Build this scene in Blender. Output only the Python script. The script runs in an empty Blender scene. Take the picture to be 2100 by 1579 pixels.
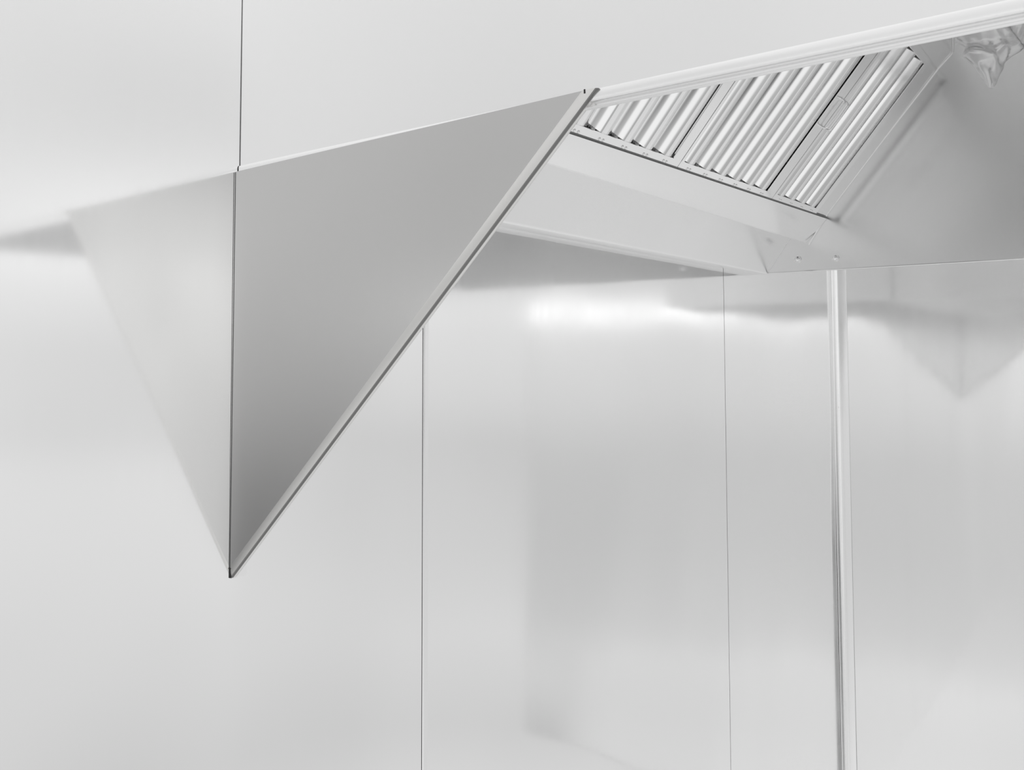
import bpy, bmesh, math, random
from mathutils import Vector, Matrix, noise
random.seed(4)
S = bpy.context.scene
C = S.collection

# ---------------------------------------------------------------- units
K = 0.64                       # survey units -> metres
def W(p):                      # survey point -> world point (hood rim at 2.0 m)
    return Vector((K*p[0], K*p[1], 2.0 + K*(p[2]-1.9568)))

# ---------------------------------------------------------------- materials
def steel(name, col, rough, grain=0.0, smudge=0.04, scale=(60, 60, 900), warm=0.0, bump=0.0, wide=None):
    m = bpy.data.materials.new(name); m.use_nodes = True
    nt = m.node_tree; N = nt.nodes; L = nt.links
    b = N['Principled BSDF']
    b.inputs['Metallic'].default_value = 1.0
    tc = N.new('ShaderNodeTexCoord')
    mp = N.new('ShaderNodeMapping'); mp.inputs['Scale'].default_value = scale
    L.new(tc.outputs['Object'], mp.inputs['Vector'])
    br = N.new('ShaderNodeTexNoise'); br.inputs['Scale'].default_value = 1.0; br.inputs['Detail'].default_value = 3
    L.new(mp.outputs[0], br.inputs['Vector'])
    sm = N.new('ShaderNodeTexNoise'); sm.inputs['Scale'].default_value = 3.5; sm.inputs['Detail'].default_value = 2
    L.new(tc.outputs['Object'], sm.inputs['Vector'])
    # roughness = base + brushed variation + smudges
    r1 = N.new('ShaderNodeMapRange'); r1.inputs['From Min'].default_value = .3; r1.inputs['From Max'].default_value = .7
    r1.clamp = False
    r1.inputs['To Min'].default_value = rough - grain; r1.inputs['To Max'].default_value = rough + grain
    L.new(br.outputs['Fac'], r1.inputs['Value'])
    r2 = N.new('ShaderNodeMapRange'); r2.inputs['From Min'].default_value = .3; r2.inputs['From Max'].default_value = .7
    r2.clamp = False
    r2.inputs['To Min'].default_value = -smudge; r2.inputs['To Max'].default_value = smudge
    L.new(sm.outputs['Fac'], r2.inputs['Value'])
    ad = N.new('ShaderNodeMath'); ad.operation = 'ADD'
    L.new(r1.outputs[0], ad.inputs[0]); L.new(r2.outputs[0], ad.inputs[1])
    L.new(ad.outputs[0], b.inputs['Roughness'])
    b.inputs['Base Color'].default_value = (col*(1+warm), col*(1+warm*.4), col*(1-warm), 1)
    if bump:
        bp = N.new('ShaderNodeBump'); bp.inputs['Strength'].default_value = bump; bp.inputs['Distance'].default_value = .0004
        L.new(br.outputs['Fac'], bp.inputs['Height']); L.new(bp.outputs[0], b.inputs['Normal'])
    if wide:                                   # brushed sheet: sharp lobe + broad lobe
        fr, ro = wide
        c = N.new('ShaderNodeBsdfPrincipled'); c.inputs['Metallic'].default_value = 1.0
        c.inputs['Roughness'].default_value = ro
        c.inputs['Base Color'].default_value = b.inputs['Base Color'].default_value
        mx = N.new('ShaderNodeMixShader'); mx.inputs[0].default_value = fr
        L.new(b.outputs[0], mx.inputs[1]); L.new(c.outputs[0], mx.inputs[2])
        L.new(mx.outputs[0], N['Material Output'].inputs['Surface'])
    return m

def plain(name, col, rough, metallic=0.0):
    m = bpy.data.materials.new(name); m.use_nodes = True
    b = m.node_tree.nodes['Principled BSDF']
    b.inputs['Base Color'].default_value = (*col, 1); b.inputs['Roughness'].default_value = rough
    b.inputs['Metallic'].default_value = metallic
    return m

M_WALL  = steel('brushed_wall_steel', .96, .085, .012, .02, (90, 90, 2), wide=(.16, .40))
M_HOOD  = steel('hood_steel', .87, .20, 0, .03, (5, 5, 60))
M_OUT   = steel('hood_outer_steel', .96, .26, 0, 0, (5, 5, 60))
M_LIP   = steel('rolled_rim_steel', .97, .24, 0, 0, (5, 5, 60))
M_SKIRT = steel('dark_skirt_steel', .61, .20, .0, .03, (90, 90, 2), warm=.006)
M_FOLD  = steel('skirt_fold_steel', .80, .26, .0, .04, (90, 90, 2), warm=.012)
M_BAF   = steel('polished_baffle_steel', .93, .10, .0, .03, (60, 60, 2))
M_TRIM  = steel('corner_trim_steel', .95, .24, .0, .03, (90, 90, 2))
M_BOLT  = steel('bolt_steel', .95, .30)
M_SEAL  = plain('black_seal', (.012, .012, .012), .6)
M_GREY  = plain('grey_seal_and_shade', (.22, .22, .22), .5)  # hood seal; also the painted shade under the filter rail
M_HEM_SHADE   = steel('hem_shade_steel', .26, .38, 0, .03, (90, 90, 2), warm=.01)  # shadow of the folded edge, painted as a darker steel
M_BACK  = plain('painted_wall', (.7, .7, .7), .7)

# ---------------------------------------------------------------- helpers
def link(name, me, mat, parent=None):
    o = bpy.data.objects.new(name, me); C.objects.link(o)
    if mat: me.materials.append(mat)
    if parent: o.parent = parent
    return o

def finish(name, bm, mat, parent=None, smooth=None):
    bmesh.ops.recalc_face_normals(bm, faces=bm.faces)
    me = bpy.data.meshes.new(name); 
    if smooth is not None:
        for f in bm.faces: f.smooth = True
        for e in bm.edges:
            if len(e.link_faces) == 2 and e.calc_face_angle(0) > smooth: e.smooth = False
    bm.to_mesh(me); bm.free()
    return link(name, me, mat, parent)

def thing(name, label, cat, group=None):
    o = bpy.data.objects.new(name, None); C.objects.link(o); o.empty_display_size = .05
    o['label'] = label; o['category'] = cat
    if group: o['group'] = group
    return o

def tag(o, label, cat, group=None):
    o['label'] = label; o['category'] = cat
    if group: o['group'] = group
    return o

def place(root, loc):
    """put the empty at loc without moving the children"""
    root.location = loc
    for c in root.children:
        c.matrix_parent_inverse = Matrix.Translation(-Vector(loc))

def prism(bm, pts, vec):
    """polygon (world points) extruded by vec -> closed solid"""
    a = [bm.verts.new(p) for p in pts]; b = [bm.verts.new(Vector(p)+Vector(vec)) for p in pts]
    n = len(a)
    bm.faces.new(a); bm.faces.new(b[::-1])
    for i in range(n): bm.faces.new((a[i], b[i], b[(i+1) % n], a[(i+1) % n]))

def box(bm, lo, hi):
    (x0, y0, z0), (x1, y1, z1) = lo, hi
    prism(bm, [(x0, y0, z0), (x1, y0, z0), (x1, y1, z0), (x0, y1, z0)], (0, 0, z1-z0))

def strip2d(pts, th):
    """open 2-d polyline -> closed outline, thickened by th to its left"""
    n = len(pts); out = []
    for i in range(n):
        d = []
        if i > 0: d.append((Vector(pts[i])-Vector(pts[i-1])).normalized())
        if i < n-1: d.append((Vector(pts[i+1])-Vector(pts[i])).normalized())
        t = sum(d, Vector((0, 0))); t.normalize()
        nn = Vector((-t.y, t.x)); c = max(.3, abs(nn.dot(Vector((-d[0].y, d[0].x)))))
        out.append(Vector(pts[i]) + nn*th/c)
    return [Vector(p) for p in pts] + out[::-1]

def sheet_x(bm, prof, x0, x1, th, f=W):
    """(y,z) polyline of bent sheet metal, running along x (survey units)"""
    o = strip2d(prof, th)
    n = len(prof)
    A = [bm.verts.new(f((x0, p.x, p.y))) for p in o]; B = [bm.verts.new(f((x1, p.x, p.y))) for p in o]
    m = len(o)
    for i in range(m): bm.faces.new((A[i], B[i], B[(i+1) % m], A[(i+1) % m]))
    for i in range(n-1):
        bm.faces.new((A[i], A[i+1], A[m-2-i], A[m-1-i])); bm.faces.new((B[m-1-i], B[m-2-i], B[i+1], B[i]))

def sheet_y(bm, prof, y0, y1, th):
    """(x,z) polyline running along y"""
    o = strip2d(prof, th); n = len(prof); m = len(o)
    A = [bm.verts.new(W((p.x, y0, p.y))) for p in o]; B = [bm.verts.new(W((p.x, y1, p.y))) for p in o]
    for i in range(m): bm.faces.new((A[i], B[i], B[(i+1) % m], A[(i+1) % m]))
    for i in range(n-1):
        bm.faces.new((A[i], A[i+1], A[m-2-i], A[m-1-i])); bm.faces.new((B[m-1-i], B[m-2-i], B[i+1], B[i]))

def tube(bm, pts, r, seg=8, closed=False):
    P = [Vector(p) for p in pts]; n = len(P); rings = []
    up = None
    for i in range(n):
        t = (P[min(i+1, n-1)]-P[max(i-1, 0)]).normalized()
        if up is None:
            up = t.orthogonal().normalized()
        up = (up - t*up.dot(t)).normalized(); s = t.cross(up)
        rings.append([bm.verts.new(P[i] + (up*math.cos(a)+s*math.sin(a))*r) for a in [2*math.pi*k/seg for k in range(seg)]])
    for i in range(n-1):
        for k in range(seg):
            bm.faces.new((rings[i][k], rings[i][(k+1) % seg], rings[i+1][(k+1) % seg], rings[i+1][k]))
    bm.faces.new(rings[0][::-1]); bm.faces.new(rings[-1])

def dome(bm, c, axis, r, h, seg=12, rows=4, skirt=0.0):
    a = Vector(axis).normalized(); u = a.orthogonal().normalized(); v = a.cross(u); c = Vector(c)
    rings = []
    if skirt: rings.append([bm.verts.new(c-a*skirt+(u*math.cos(t)+v*math.sin(t))*r) for t in [2*math.pi*k/seg for k in range(seg)]])
    for j in range(rows):
        ph = j/rows*math.pi/2
        rings.append([bm.verts.new(c+a*h*math.sin(ph)+(u*math.cos(t)+v*math.sin(t))*r*math.cos(ph)) for t in [2*math.pi*k/seg for k in range(seg)]])
    top = bm.verts.new(c+a*h)
    for i in range(len(rings)-1):
        for k in range(seg):
            bm.faces.new((rings[i][k], rings[i][(k+1) % seg], rings[i+1][(k+1) % seg], rings[i+1][k]))
    for k in range(seg): bm.faces.new((rings[-1][k], rings[-1][(k+1) % seg], top))
    bm.faces.new(rings[0][::-1])

def cyl(bm, c, axis, r, h, seg=14):
    a = Vector(axis).normalized(); u = a.orthogonal().normalized(); v = a.cross(u); c = Vector(c)
    prism(bm, [c+(u*math.cos(t)+v*math.sin(t))*r for t in [2*math.pi*k/seg for k in range(seg)]], a*h)

# ---------------------------------------------------------------- survey numbers
XF, XC = 2.8195, 4.1237            # hood far end, room corner
S1, S2 = .5506, 2.4617             # sheet seams on the back wall
ZA, ZB = 1.980, 1.955              # rim top / bottom
D  = 1.80                          # hood depth
ZT = 2.98                          # hood roof
ZF = 1.9568 - 2.0/K                # floor level (survey)
TH = .0022                         # sheet thickness (survey)

# ---------------------------------------------------------------- the walls
def warped_sheet(name, mat, a, b, z0, z1, axis, base, seed, amp, nu=44, nv=70, th=.004, bow=0.0):
    """stainless sheet with the slight oil-canning of thin metal; faces the room"""
    bm = bmesh.new(); F = []; Bk = []
    for j in range(nv+1):
        rf = []; rb = []
        for i in range(nu+1):
            u = a+(b-a)*i/nu; z = z0+(z1-z0)*j/nv
            e = min(1, min(i, nu-i)/4.0)           # edges are held flat
            d = amp*e*(noise.noise(Vector((u*1.3+seed*7.1, z*.75, seed))) + .45*noise.noise(Vector((u*2.9, z*1.3+3.3, seed*3.7))))
            if bow:                                # the long sheet leans back from the hood end
                t_ = max(0, min(-u-.0+.03, 1.2)); d_ = bow*(t_ if t_ > .06 else t_*t_/.12+.0*t_)
                d_ -= bow*.03 if t_ > .06 else 0
                d += d_; back_ = d_
            else: back_ = 0
            if axis == 'y':
                rf.append(bm.verts.new(W((u, base-th+d, z)))); rb.append(bm.verts.new(W((u, base+back_, z))))
            else:
                rf.append(bm.verts.new(W((base-th+d, u, z)))); rb.append(bm.verts.new(W((base, u, z))))
        F.append(rf); Bk.append(rb)
    for j in range(nv):
        for i in range(nu):
            f = bm.faces.new((F[j][i], F[j][i+1], F[j+1][i+1], F[j+1][i])); f.smooth = True
    for i in range(nu): bm.faces.new([Bk[0][i], Bk[nv][i], Bk[nv][i+1], Bk[0][i+1]])
    for X in (0, nu):
        bm.faces.new([F[j][X] for j in range(nv+1)] + [Bk[nv][X], Bk[0][X]])
    for Z in (0, nv):
        for i in range(nu): bm.faces.new([F[Z][i], F[Z][i+1], Bk[Z][i+1], Bk[Z][i]])
    bmesh.ops.recalc_face_normals(bm, faces=bm.faces)
    for f in bm.faces: f.smooth = len(f.verts) == 4 and f.calc_area() < .02
    for e in bm.edges:
        if len(e.link_faces) == 2 and e.calc_face_angle(0) > .6: e.smooth = False
    me = bpy.data.meshes.new(name); bm.to_mesh(me); bm.free()
    return link(name, me, mat)

bm = bmesh.new(); box(bm, W((-3.2, .055, ZF)), W((XC+.2, .20, 3.5)))
wb = finish('wall_back', bm, M_BACK); wb['kind'] = 'structure'
bm = bmesh.new(); box(bm, W((XC, -2.25, ZF)), W((XC+.16, -.0005, 3.5)))
wr = finish('wall_right', bm, M_BACK); wr['kind'] = 'structure'

ZW = 3.4
AMP = .0035
tag(warped_sheet('wall_sheet', M_WALL, -3.1, S1-.001, ZF+.01, ZW, 'y', -.0002, 1, AMP, nu=150, bow=.04),
    'wide stainless steel wall sheet behind the dark triangular skirt, leftmost on back wall', 'wall sheet')
tag(warped_sheet('wall_sheet', M_WALL, S1+.0045, S2-.0012, ZF+.01, ZW, 'y', -.0002, 2, AMP),
    'middle stainless steel wall sheet between the two vertical seams below the hood', 'wall sheet')
tag(warped_sheet('wall_sheet', M_WALL, S2+.0022, XC-.001, ZF+.01, ZW, 'y', -.0002, 3, AMP),
    'stainless steel wall sheet between the thin right seam and the room corner', 'wall sheet')
tag(warped_sheet('wall_sheet', M_WALL, -2.24, -.006, ZF+.01, ZW, 'x', XC-.0002, 4, AMP),
    'stainless steel wall sheet on the right wall below the hood end', 'wall sheet')

# seam strip beside the first seam, corner angle
bm = bmesh.new()
prism(bm, [W((S1+.001, -.0045, ZF+.01)), W((S1+.0035, -.0085, ZF+.01)), W((S1+.017, -.0085, ZF+.01)), W((S1+.0185, -.0045, ZF+.01))], (0, 0, K*(ZW-ZF-.02)))
t = finish('trim_1', bm, M_TRIM); t['kind'] = 'structure'
tag(t, 'narrow vertical cover strip on the first wall seam right of the skirt', 'seam strip')
bm = bmesh.new()
ang = [(XC-.104, -.0052), (XC-.100, -.0078), (XC-.020, -.0078), (XC-.0105, -.0125), (XC-.0085, -.022), (XC-.0085, -.056), (XC-.0055, -.0605)]
back = [(XC-.0047, -.0605), (XC-.0047, -.0047), (XC-.104, -.0047)]
prism(bm, [W((x, y, ZF+.01)) for x, y in ang+back], (0, 0, K*(ZW-ZF-.02)))
t = finish('trim_2', bm, M_TRIM, smooth=.9); t['kind'] = 'structure'
tag(t, 'bright vertical corner angle where back wall meets right wall', 'corner trim')
bm = bmesh.new(); dome(bm, W((XC-.034, -.0078, 1.27)), (0, -1, 0), .0035, .002, 10)
tag(finish('rivet', bm, M_BOLT), 'tiny bright rivet head on the vertical corner angle', 'rivet')

# ---------------------------------------------------------------- the hood
hood = thing('exhaust_hood', 'large stainless steel kitchen exhaust hood mounted along the back wall', 'exhaust hood')
GAP = .0052
# near end panel (closes the near end; lower edge carries the rolled rim)
bm = bmesh.new()
box(bm, W((.000, -D, ZA-.004)), W((TH*1.4, -GAP, ZT)))
near = finish('end_panel', bm, M_OUT, hood)
bm = bmesh.new(); box(bm, W((.0006, -GAP-.0002, ZA)), W((TH*1.2, -GAP+.0016, ZT)))
finish('seal_strip', bm, M_GREY, near)
# rolled rim under the near end panel
def rim_profile():
    P = [(.000, ZA+.002), (-.0030, ZA+.0005), (-.0042, ZA-.003), (-.0042, ZA-.009)]
    x, z = P[-1]
    for a in (3, 6, 9, 12):
        a = math.radians(a); x += .0018*math.sin(a); z -= .0018*math.cos(a); P.append((x, z))
    P += [(x+.0012, z-.0008), (x+.0080, z-.0010), (x+.0080, ZB+.0022), (x+.0012, ZB+.0016), (x+.0004, ZB+.0006), (x+.0008, ZB-.0008), (x+.0022, ZB-.0012), (x+.0095, ZB-.0008), (x+.0098, ZB+.003)]
    return P
bm = bmesh.new(); sheet_y(bm, rim_profile()[::-1], -D, -GAP, -.0005)
finish('rolled_rim', bm, M_LIP, near, smooth=.6)
# far end panel
bm = bmesh.new(); box(bm, W((XF, -D, ZB+.0015)), W((XF+TH*1.4, -.008, ZT)))
far = finish('end_panel', bm, M_HOOD, hood)
far.data.materials.append(M_OUT)
for p in far.data.polygons:
    if p.normal.x > .9: p.material_index = 1
bm = bmesh.new()
tube(bm, [W((XF-.001, -D, ZB+.003)), W((XF-.001, -.07, ZB+.003))], .0022*K*1.4, 8)
finish('hemmed_edge', bm, M_HOOD, far, smooth=.8)
for y, z in ((-.210, 2.014), (-.376, 2.009)):
    bm = bmesh.new(); cyl(bm, W((XF, y, z)), (-1, 0, 0), .0155*K, .004, 18); dome(bm, W((XF-.0062, y, z)), (-1, 0, 0), .0125*K, .006, 16)
    finish('bolt', bm, M_BOLT, far, smooth=.7)
# roof, front, back
bm = bmesh.new(); box(bm, W((.004, -D, ZT-.004)), W((XF, -.008, ZT)))
finish('roof_panel', bm, M_HOOD, hood)
bm = bmesh.new(); sheet_x(bm, [(-D+.03, ZB+.012), (-D+.006, ZB), (-D, ZB+.012), (-D, ZT)], -.002, XF+.002, -TH)
finish('front_panel', bm, M_OUT, hood)
bm = bmesh.new(); box(bm, W((.004, -.0105, ZB+.012)), W((XF, -.008, ZT)))
finish('back_panel', bm, M_HOOD, hood)
# rear ledge: horizontal return at the wall, folded up into the sloping ledge
E0 = -.0095
bm = bmesh.new()
sheet_x(bm, [(E0, ZB+.020), (E0, ZB+.003), (E0-.002, ZB+.001), (-.062, ZB+.0012), (-.0655, ZB+.0035), (-.0685, ZB+.0085), (-.250, 2.218)], .006, XF-.001, TH)
finish('rear_ledge', bm, M_HOOD, hood, smooth=.7)
# grease trough under the filters
def sk(x): return -.042 + .0205*(x-.76)      # lower filter line along the hood
T_ = Vector((0, -.6329, .7742)); N_ = Vector((0, -.7742, -.6329)); A_ = Vector((0, -.339, 2.2))
def slope(x, s, n):                            # point on the filter slope (survey)
    return A_ + T_*s + N_*n + Vector((x, 0, 0))
bm = bmesh.new()
pl = []
x0, x1 = .006, XF-.001
for x in (x0, x1):
    top = slope(x, sk(x)-.0075, .012); top2 = slope(x, sk(x)-.0075, -.02)
    low = Vector((x, -.2535, 2.0885)); low2 = Vector((x, -.247, 2.0855)); low3 = Vector((x, -.238, 2.092))
    pl.append([W(v) for v in (top2, top, low, low2, low3, Vector((x, -.238, 2.13)), slope(x, sk(x)-.012, -.02))])
va = [bm.verts.new(p) for p in pl[0]]; vb = [bm.verts.new(p) for p in pl[1]]
m = len(va)
for i in range(m): bm.faces.new((va[i], vb[i], vb[(i+1) % m], va[(i+1) % m]))
bm.faces.new(va); bm.faces.new(vb[::-1])
finish('grease_trough', bm, M_HOOD, hood, smooth=.5)
bm = bmesh.new()
P_ = [slope(x0+.002, sk(x0)-.0073, -.014), slope(x1, sk(x1)-.0073, -.014), slope(x1, sk(x1)-.0004, -.014), slope(x0+.002, sk(x0)-.0004, -.014)]
prism(bm, [W(p) for p in P_], N_*.0215*K)
finish('rail_shade', bm, M_GREY, hood)  # strip added to paint the shade line below the filter rail
# plenum: blank slope pieces either side of the filters, upper bend, front face
def slab(bm, xa, xb, sa, sb, na, nb):
    P = [slope(xa, sa(xa), na), slope(xb, sa(xb), na), slope(xb, sb(xb), na), slope(xa, sb(xa), na)]
    prism(bm, [W(p) for p in P], N_*(nb-na)*K)
low = lambda x: sk(x)-.002
top = lambda x: .741
bm = bmesh.new()
slab(bm, 2.662, XF-.001, low, top, -.004, .0)
finish('blank_panel', bm, M_HOOD, hood)
bm = bmesh.new(); slab(bm, .006, .564, low, top, -.004, .0)
finish('blank_panel', bm, M_HOOD, hood)
bm = bmesh.new()
sheet_x(bm, [(-.800, 2.762), (-.808, 2.774), (-.859, 2.826), (-.862, 2.84), (-.862, ZT-.004)], .006, XF-.001, TH)
finish('plenum_face', bm, M_HOOD, hood)
# raised weld flange of the plenum on the far end panel
bm = bmesh.new()
tube(bm, [W((XF-.003, y, z)) for y, z in ((-.262, 2.078), (-.300, 2.136), (-.336, 2.190), (-.341, 2.203), (-.560, 2.472), (-.811, 2.774), (-.863, 2.825), (-.868, 2.842), (-.868, ZT-.01))], .0042*K, 8)
finish('weld_bead', bm, M_TRIM, far, smooth=.8)
bm = bmesh.new()
tube(bm, [W((XF-.003, y, z)) for y, z in ((-.0685, 1.9635), (-.12, 2.036), (-.176, 2.114), (-.21, 2.161))], .0042*K, 8)
finish('weld_bead', bm, M_TRIM, far, smooth=.8)
place(hood, W((0, 0, ZB)))

# ---------------------------------------------------------------- baffle filters
def baffle_filter(label, xs, n, first, handles_at):
    """one filter between xs[0] and xs[1] with n front channels"""
    xa, xb = xs
    g = thing('baffle_filter', label, 'grease filter', 'baffle filters in the hood')
    NF, NBK = .012, -.052
    p = .121
    top = lambda x: .734
    fr = lambda x: sk(x)
    fi = lambda x: sk(x)+.021
    # rails
    bm = bmesh.new(); slab(bm, xa+.001, xb-.001, fr, fi, NF-.003, NF)
    slab(bm, xa+.001, xb-.001, fr, lambda x: sk(x)+.003, NBK, NF-.003)
    rail = finish('bottom_rail', bm, M_BAF, g)
    bm = bmesh.new(); slab(bm, xa+.001, xb-.001, lambda x: .706, top, NF-.003, NF); slab(bm, xa+.001, xb-.001, lambda x: .731, top, NBK, NF-.003)
    finish('top_rail', bm, M_BAF, g)
    last = first + (n-1)*p + .031
    for sgn, x, wd in ((1, xa+.0005, first-.046-.006-xa), (-1, xb-.0005, max(.02, xb-last-.008))):
        bm = bmesh.new()
        a, b = sorted((x+sgn*.001, x+sgn*wd)); slab(bm, a, b, fi, lambda x: .706, NF-.003, NF)
        a, b = sorted((x+sgn*.001, x+sgn*.004)); slab(bm, a, b, fi, lambda x: .706, NBK, NF-.003)
        finish('side_rail', bm, M_BAF, g)
    for k in range(n):
        cx = first + k*p
        # front channel
        prof = [(-.046, -.026), (-.044, -.021), (-.014, .0055), (-.010, .0085), (-.005, .009), (.021, .009), (.026, .007), (.029, .001), (.031, -.022), (.029, -.027)]
        o = strip2d([Vector(q) for q in prof], -.0025); nn = len(prof); m = len(o)
        bm = bmesh.new()
        s0, s1 = fi(cx)-.006, .715
        A = [bm.verts.new(W(slope(cx+q.x, s0, q.y))) for q in o]; B = [bm.verts.new(W(slope(cx+q.x, s1, q.y))) for q in o]
        for i in range(m): bm.faces.new((A[i], B[i], B[(i+1) % m], A[(i+1) % m]))
        for i in range(nn-1):
            bm.faces.new((A[i], A[i+1], A[m-2-i], A[m-1-i])); bm.faces.new((B[m-1-i], B[m-2-i], B[i+1], B[i]))
        finish('baffle', bm, M_BAF, g, smooth=.75)
        # rivets of this channel on the bottom rail
        for dx in (-.0095, .0095):
            bm = bmesh.new(); dome(bm, W(slope(cx+dx, fr(cx)+.0048, NF)), N_, .0046*K, .0034*K, 12)
            finish('rivet', bm, M_BOLT, rail, smooth=.8)
    for k in range(-1, n):
        cx = first + k*p + .0605
        if k == -1: cx += .030
        if k == n-1: cx -= .024
        prof = [(-.038, -.012), (-.040, -.018), (-.037, -.040), (-.033, -.046), (-.012, -.047), (.000, -.044), (.012, -.047), (.033, -.046), (.037, -.040), (.040, -.018), (.038, -.012)]
        o = strip2d([Vector(q) for q in prof], -.0025); nn = len(prof); m = len(o)
        bm = bmesh.new()
        s0, s1 = fi(cx)-.016, .728
        A = [bm.verts.new(W(slope(cx+q.x, s0, q.y))) for q in o]; B = [bm.verts.new(W(slope(cx+q.x, s1, q.y))) for q in o]
        for i in range(m): bm.faces.new((A[i], B[i], B[(i+1) % m], A[(i+1) % m]))
        for i in range(nn-1):
            bm.faces.new((A[i], A[i+1], A[m-2-i], A[m-1-i])); bm.faces.new((B[m-1-i], B[m-2-i], B[i+1], B[i]))
        finish('rear_baffle', bm, M_BAF, g, smooth=.75)
    for x in handles_at:
        bm = bmesh.new()
        prof = [(.300, NF-.002), (.300, .018)]
        for k in range(1, 6):
            a = k/6*math.pi/2; prof.append((.312-.012*math.cos(a), .022+.012*math.sin(a)))
        prof += [(.314, .034), (.358, .036), (.402, .034)]
        for k in range(5, 0, -1):
            a = k/6*math.pi/2; prof.append((.404+.012*math.cos(a), .022+.012*math.sin(a)))
        prof += [(.416, .018), (.416, NF-.002)]
        tube(bm, [W(slope(x, s, nv)) for s, nv in prof], .0038*K, 8)
        for s in (.300, .416):
            cyl(bm, W(slope(x, s, NF)), N_, .0062*K, .003*K, 12)
        finish('handle', bm, M_BOLT, g, smooth=.8)
    place(g, W(slope((xa+xb)/2, sk((xa+xb)/2), 0)))
    return g
baffle_filter('steel baffle filter emerging from behind the dark skirt, nearest of three', (.567, 1.352), 6, .657, (1.330,))
baffle_filter('wide steel baffle filter between the other two in the hood', (1.352, 2.143), 6, 1.423, (1.366, 2.114))
baffle_filter('narrow four-channel steel baffle filter beside the far hood end panel', (2.143, 2.660), 4, 2.219, (2.1575,))

# ---------------------------------------------------------------- triangular end skirt
sk_root = thing('side_skirt', 'dark triangular stainless steel end skirt hanging below the near hood end', 'hood skirt')
XS = -.0116
yb, yt = -.003, -.838
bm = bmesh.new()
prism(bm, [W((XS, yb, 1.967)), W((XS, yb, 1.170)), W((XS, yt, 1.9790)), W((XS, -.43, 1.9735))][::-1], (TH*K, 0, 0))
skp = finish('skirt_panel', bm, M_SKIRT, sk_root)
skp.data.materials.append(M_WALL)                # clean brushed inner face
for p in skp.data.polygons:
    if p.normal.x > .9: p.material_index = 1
# folded stiffening edge along the diagonal: wide first fold, tight second fold, return lip
d = Vector((0, yt-yb, 1.979-1.170)).normalized(); q = Vector((0, -d.z, d.y))  # q: away from the panel (down, front)
if q.z > 0: q = -q
def fold_pt(base, out, dx): return W(Vector((XS+dx, base[0], base[1])) + q*out)
th = Vector((TH, 0, 0))
def fold(name, prof, mat):
    bm = bmesh.new(); VA = []; VB = []
    for lst, base in ((VA, (yb, 1.170)), (VB, (yt, 1.979))):
        for out, dx in prof:
            v = Vector((XS+dx, base[0], base[1])) + q*out
            if lst is VA:   # lower end is cut vertically at the wall
                v = v + d*((yb-v.y)/d.y)
            else:           # upper end is cut along the rim
                v = v + d*((1.9798+(-.838-v.y)*.002-v.z)/d.z)
            lst.append(v)
    fa = [bm.verts.new(W(v)) for v in VA]; fb = [bm.verts.new(W(v)) for v in VB]
    ga = [bm.verts.new(W(v+th-q*.001)) for v in VA]; gb = [bm.verts.new(W(v+th-q*.001)) for v in VB]
    n = len(fa)
    for i in range(n-1):
        bm.faces.new((fa[i], fb[i], fb[i+1], fa[i+1])); bm.faces.new((ga[i], ga[i+1], gb[i+1], gb[i]))
        bm.faces.new((fa[i], fa[i+1], ga[i+1], ga[i])); bm.faces.new((fb[i+1], fb[i], gb[i], gb[i+1]))
    bm.faces.new((fa[0], ga[0], gb[0], fb[0])); bm.faces.new((fa[-1], fb[-1], gb[-1], ga[-1]))
    return finish(name, bm, mat, sk_root, smooth=.5)
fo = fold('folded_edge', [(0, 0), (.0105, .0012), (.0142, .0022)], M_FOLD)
fold('hem_shade', [(.0141, .0022), (.0158, .0034), (.0168, .0055), (.0171, .0075)], M_HEM_SHADE)  # dark colour paints the shadow line along the second fold
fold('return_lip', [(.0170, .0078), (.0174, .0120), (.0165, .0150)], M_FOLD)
# black seal between skirt and wall, relief slits, wall tab
bm = bmesh.new(); box(bm, W((XS-.0002, -.0064, 1.150)), W((XS+.012, -.0046, 1.966)))
finish('seal_strip', bm, M_SEAL, sk_root)
bm = bmesh.new(); box(bm, W((XS-.0006, -.8435, 1.9745)), W((XS+.002, -.8415, 1.9805)))
finish('relief_slit', bm, M_SEAL, sk_root)
bm = bmesh.new(); box(bm, W((XS-.0006, -.0075, 1.1675)), W((XS+.002, -.004, 1.1695)))
finish('relief_slit', bm, M_SEAL, sk_root)
bm = bmesh.new(); box(bm, W((XS+.004, -.0062, 1.148)), W((XS+.040, -.0046, 1.172)))
finish('wall_tab', bm, M_TRIM, sk_root)
place(sk_root, W((XS, 0, 1.15)))

# ---------------------------------------------------------------- plastic bag
mb = bpy.data.materials.new('clear_film'); mb.use_nodes = True
nt = mb.node_tree; N = nt.nodes; L = nt.links
for x in list(N):
    if x.type != 'OUTPUT_MATERIAL': N.remove(x)
out = [x for x in N if x.type == 'OUTPUT_MATERIAL'][0]
tr = N.new('ShaderNodeBsdfTransparent'); tr.inputs[0].default_value = (.95, .95, .95, 1)
tl = N.new('ShaderNodeBsdfTranslucent'); tl.inputs[0].default_value = (.97, .97, .97, 1)
df = N.new('ShaderNodeBsdfDiffuse'); df.inputs[0].default_value = (.97, .97, .97, 1)
gl = N.new('ShaderNodeBsdfGlossy'); gl.inputs['Roughness'].default_value = .22
a1 = N.new('ShaderNodeMixShader'); a1.inputs[0].default_value = .5
L.new(df.outputs[0], a1.inputs[1]); L.new(tl.outputs[0], a1.inputs[2])
a2 = N.new('ShaderNodeMixShader'); a2.inputs[0].default_value = .75
L.new(a1.outputs[0], a2.inputs[1]); L.new(gl.outputs[0], a2.inputs[2])
a3 = N.new('ShaderNodeMixShader')
lw = N.new('ShaderNodeLayerWeight'); lw.inputs[0].default_value = .35
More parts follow.
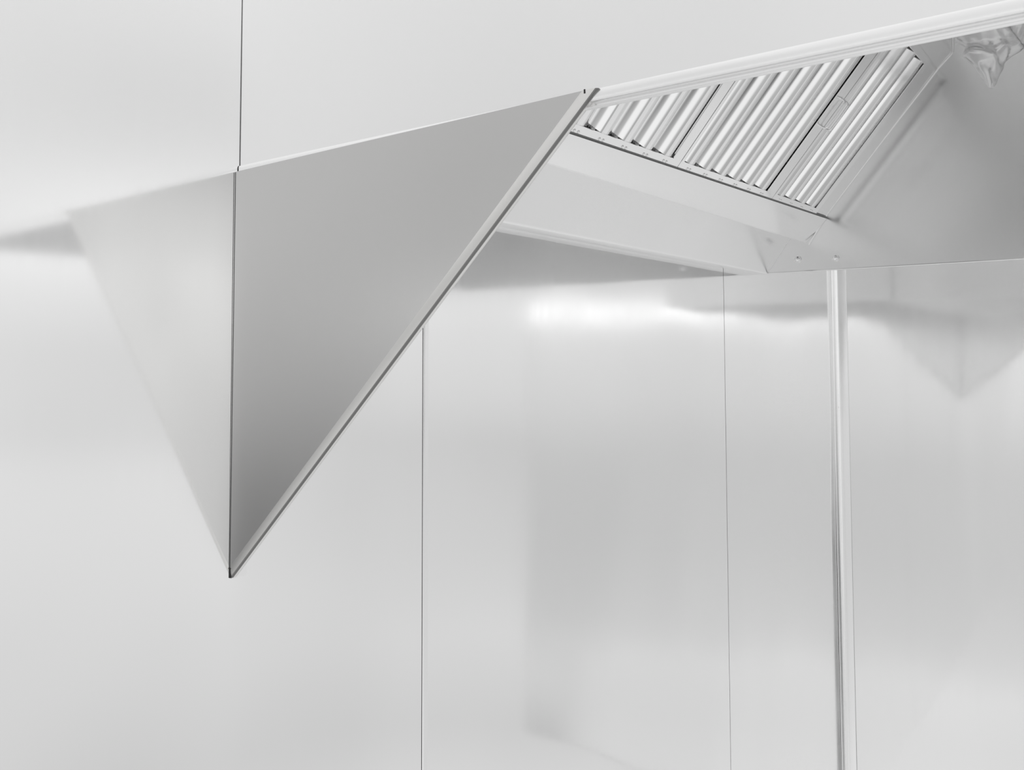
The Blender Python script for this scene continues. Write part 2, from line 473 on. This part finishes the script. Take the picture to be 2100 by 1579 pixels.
mr = N.new('ShaderNodeMapRange'); mr.inputs['To Min'].default_value = .66; mr.inputs['To Max'].default_value = .95
L.new(lw.outputs['Facing'], mr.inputs['Value'])
L.new(mr.outputs[0], a3.inputs[0]); L.new(tr.outputs[0], a3.inputs[1]); L.new(a2.outputs[0], a3.inputs[2])
L.new(a3.outputs[0], out.inputs['Surface'])

def bag():
    # rings: height (survey, above the tip), left and right extent from the tip, measured across the bag
    rows = [(0.000, -.004, .006), (.012, -.012, .014), (.035, -.022, .026), (.062, -.036, .034), (.078, -.050, .050),
            (.094, -.054, .078), (.110, -.055, .098), (.122, -.066, .108), (.136, -.082, .114), (.155, -.088, .120),
            (.180, -.092, .128), (.215, -.090, .137), (.260, -.086, .142), (.310, -.075, .140), (.360, -.045, .10), (.40, -.02, .05), (.43, .01, .03), (.72, .012, .028)]
    tip = Vector((1.4, -1.180, 2.268))
    ux = Vector((.62, -.785, 0)).normalized(); uy = Vector((.785, .62, 0))
    seg = 72; bm = bmesh.new(); R = []
    for h, l, r in rows_interp(rows, 60):
        c = (l+r)/2; w = (r-l)/2
        ring = []
        for k in range(seg):
            a = 2*math.pi*k/seg
            f = 1 + .0*math.sin(a*5)
            px = c + w*math.cos(a)*f; py = w*.72*math.sin(a)*f
            v = tip + ux*px + uy*py + Vector((0, 0, h))
            wgt = min(1, w/.05)
            nz = noise.noise(Vector((px*16, py*16, h*30)))*.018 + noise.noise(Vector((px*34+5, py*34, h*46+px*40)))*.011
            rd = (ux*math.cos(a)+uy*math.sin(a))
            ring.append(bm.verts.new(W(v + rd*nz*wgt + Vector((0, 0, nz*.6*wgt)))))
        R.append(ring)
    for i in range(len(R)-1):
        for k in range(seg):
            f = bm.faces.new((R[i][k], R[i][(k+1) % seg], R[i+1][(k+1) % seg], R[i+1][k])); f.smooth = True
    bm.faces.new(R[0][::-1])
    o = finish('plastic_bag', bm, mb)
    for p in o.data.polygons: p.use_smooth = True
    return o
def rows_interp(rows, n):
    out = []; H = rows[-1][0]
    hs = []
    for i in range(len(rows)-1):
        for k in range(4): hs.append(rows[i][0]+(rows[i+1][0]-rows[i][0])*k/4)
    hs.append(H)
    for h in hs:
        for i in range(len(rows)-1):
            if rows[i][0] <= h <= rows[i+1][0]:
                t = (h-rows[i][0])/(rows[i+1][0]-rows[i][0])
                out.append((h, rows[i][1]+(rows[i+1][1]-rows[i][1])*t, rows[i][2]+(rows[i+1][2]-rows[i][2])*t)); break
    return out
o = bag()
tag(o, 'crumpled clear plastic bag hanging inside the hood at the upper right', 'plastic bag')

# ---------------------------------------------------------------- surroundings (made-up brightness bands, mirrored in the steel)
w = bpy.data.worlds.new('banded_surroundings'); S.world = w; w.use_nodes = True
nt = w.node_tree; N = nt.nodes; L = nt.links
bg = N['Background']
tc = N.new('ShaderNodeTexCoord')
sp = N.new('ShaderNodeSeparateXYZ'); L.new(tc.outputs['Generated'], sp.inputs[0])
hl = N.new('ShaderNodeMath'); hl.operation = 'MULTIPLY_ADD'; hl.inputs[1].default_value = .5; hl.inputs[2].default_value = .5
L.new(sp.outputs['Z'], hl.inputs[0])
def lin(v):
    v /= 255.; return v/12.92 if v <= .04045 else ((v+.055)/1.055)**2.4
def ramp(stops, gain):
    r = N.new('ShaderNodeValToRGB'); el = r.color_ramp.elements
    st = sorted(stops)
    for i, (deg, val) in enumerate(st):
        pos = .5+.5*math.sin(math.radians(deg)); c = lin(val)*gain
        if i < 2: e = el[i]; e.position = pos
        else: e = el.new(pos)
        e.color = (c, c, c, 1)
    L.new(hl.outputs[0], r.inputs[0]); return r
def fac(a, b):
    # map range needs ascending limits
    if a > b:
        m = fac(b, a); m.inputs['To Min'].default_value = 1; m.inputs['To Max'].default_value = 0; return m
    m = N.new('ShaderNodeMapRange'); m.interpolation_type = 'SMOOTHSTEP'
    m.inputs['From Min'].default_value = a; m.inputs['From Max'].default_value = b
    L.new(sp.outputs['X'], m.inputs['Value']); return m
def mix(f, a, b):
    m = N.new('ShaderNodeMix'); m.data_type = 'RGBA'
    L.new(f.outputs[0], m.inputs[0]); L.new(a, m.inputs[6]); L.new(b, m.inputs[7]); return m.outputs[2]
G1 = 1/.94  # bands invented per direction to set the tone each steel face mirrors
rl = ramp([(-90, 225), (-35, 215), (-24, 200), (-19, 211), (-14, 216), (-7, 220), (-5, 211), (0, 214), (4, 232), (6.3, 248), (6.9, 210), (13, 206), (13.6, 194), (17, 196), (22, 226), (40, 235), (90, 225)], G1)
rr = ramp([(-90, 215), (-35, 212), (-26, 212), (-23, 200), (-18, 210), (-13, 202), (-6, 198), (-3, 212), (1.6, 226), (2.1, 230), (3.2, 230), (3.8, 224), (7, 215), (20, 225), (90, 225)], G1)
G2 = 1/.86
ls = ramp([(-90, 170), (-40, 165), (-25, 200), (-10, 212), (0, 216), (20, 218), (90, 225)], G2)
ll = ramp([(-90, 222), (-48, 222), (-42, 200), (-32, 160), (-25, 60), (-18, 36), (-14, 52), (-9, 112), (-2, 184), (5, 210), (10, 217), (20, 214), (30, 224), (90, 225)], G2)
lm = ramp([(-90, 188), (-38, 188), (-30, 190), (-15, 186), (-5, 198), (3, 222), (5.5, 232), (6.5, 205), (9, 212), (10.2, 205), (11, 172), (13, 162), (16.5, 163), (20, 184), (40, 190), (90, 190)], G2*1.6)
lf = ramp([(-90, 228), (-34, 220), (-22, 208), (-19, 214), (-17.5, 198), (-12, 190), (-7, 190), (-3, 206), (1.8, 216), (2.2, 300), (3, 300), (3.5, 204), (10, 204), (25, 215), (90, 225)], G2)
R_ = mix(fac(.45, .80), rl.outputs[0], rr.outputs[0])
L0 = mix(fac(-.545, -.61), lm.outputs[0], ll.outputs[0])
L_ = mix(fac(-.71, -.775), L0, lf.outputs[0])
M_ = mix(fac(-.30, -.40), ls.outputs[0], L_)
A = mix(fac(.20, .35), M_, R_)
ns = N.new('ShaderNodeTexNoise'); ns.inputs['Scale'].default_value = 2.4; ns.inputs['Detail'].default_value = 2
L.new(tc.outputs['Generated'], ns.inputs['Vector'])
nm = N.new('ShaderNodeMapRange'); nm.inputs['From Min'].default_value = .3; nm.inputs['From Max'].default_value = .7
nm.inputs['To Min'].default_value = .93; nm.inputs['To Max'].default_value = 1.07
L.new(ns.outputs['Fac'], nm.inputs['Value'])
mu = N.new('ShaderNodeMix'); mu.data_type = 'RGBA'; mu.blend_type = 'MULTIPLY'; mu.inputs[0].default_value = 1
L.new(A, mu.inputs[6]); L.new(nm.outputs[0], mu.inputs[7])
L.new(mu.outputs[2], bg.inputs['Color'])
bg.inputs['Strength'].default_value = 1.0

# ---------------------------------------------------------------- camera
cam = bpy.data.cameras.new('camera'); co = bpy.data.objects.new('camera', cam); C.objects.link(co)
co.location = W((-1.0577, -1.4943, 1.6))
co.rotation_euler = (math.radians(92.96048), math.radians(.12437), math.radians(-53.11054))
cam.sensor_fit = 'HORIZONTAL'; cam.sensor_width = 36.0
cam.lens = 1755.49/2100*36
cam.shift_x = -(1049.54-1050)/2100
cam.shift_y = (629.51-789.5)/2100
cam.clip_start = .02
S.camera = co
S.view_settings.view_transform = 'Standard'; S.view_settings.look = 'None'
S.view_settings.exposure = 0.0; S.view_settings.gamma = 1.0
S.view_settings.use_curve_mapping = False
S.cycles.max_bounces = 14; S.cycles.glossy_bounces = 12; S.cycles.transparent_max_bounces = 16
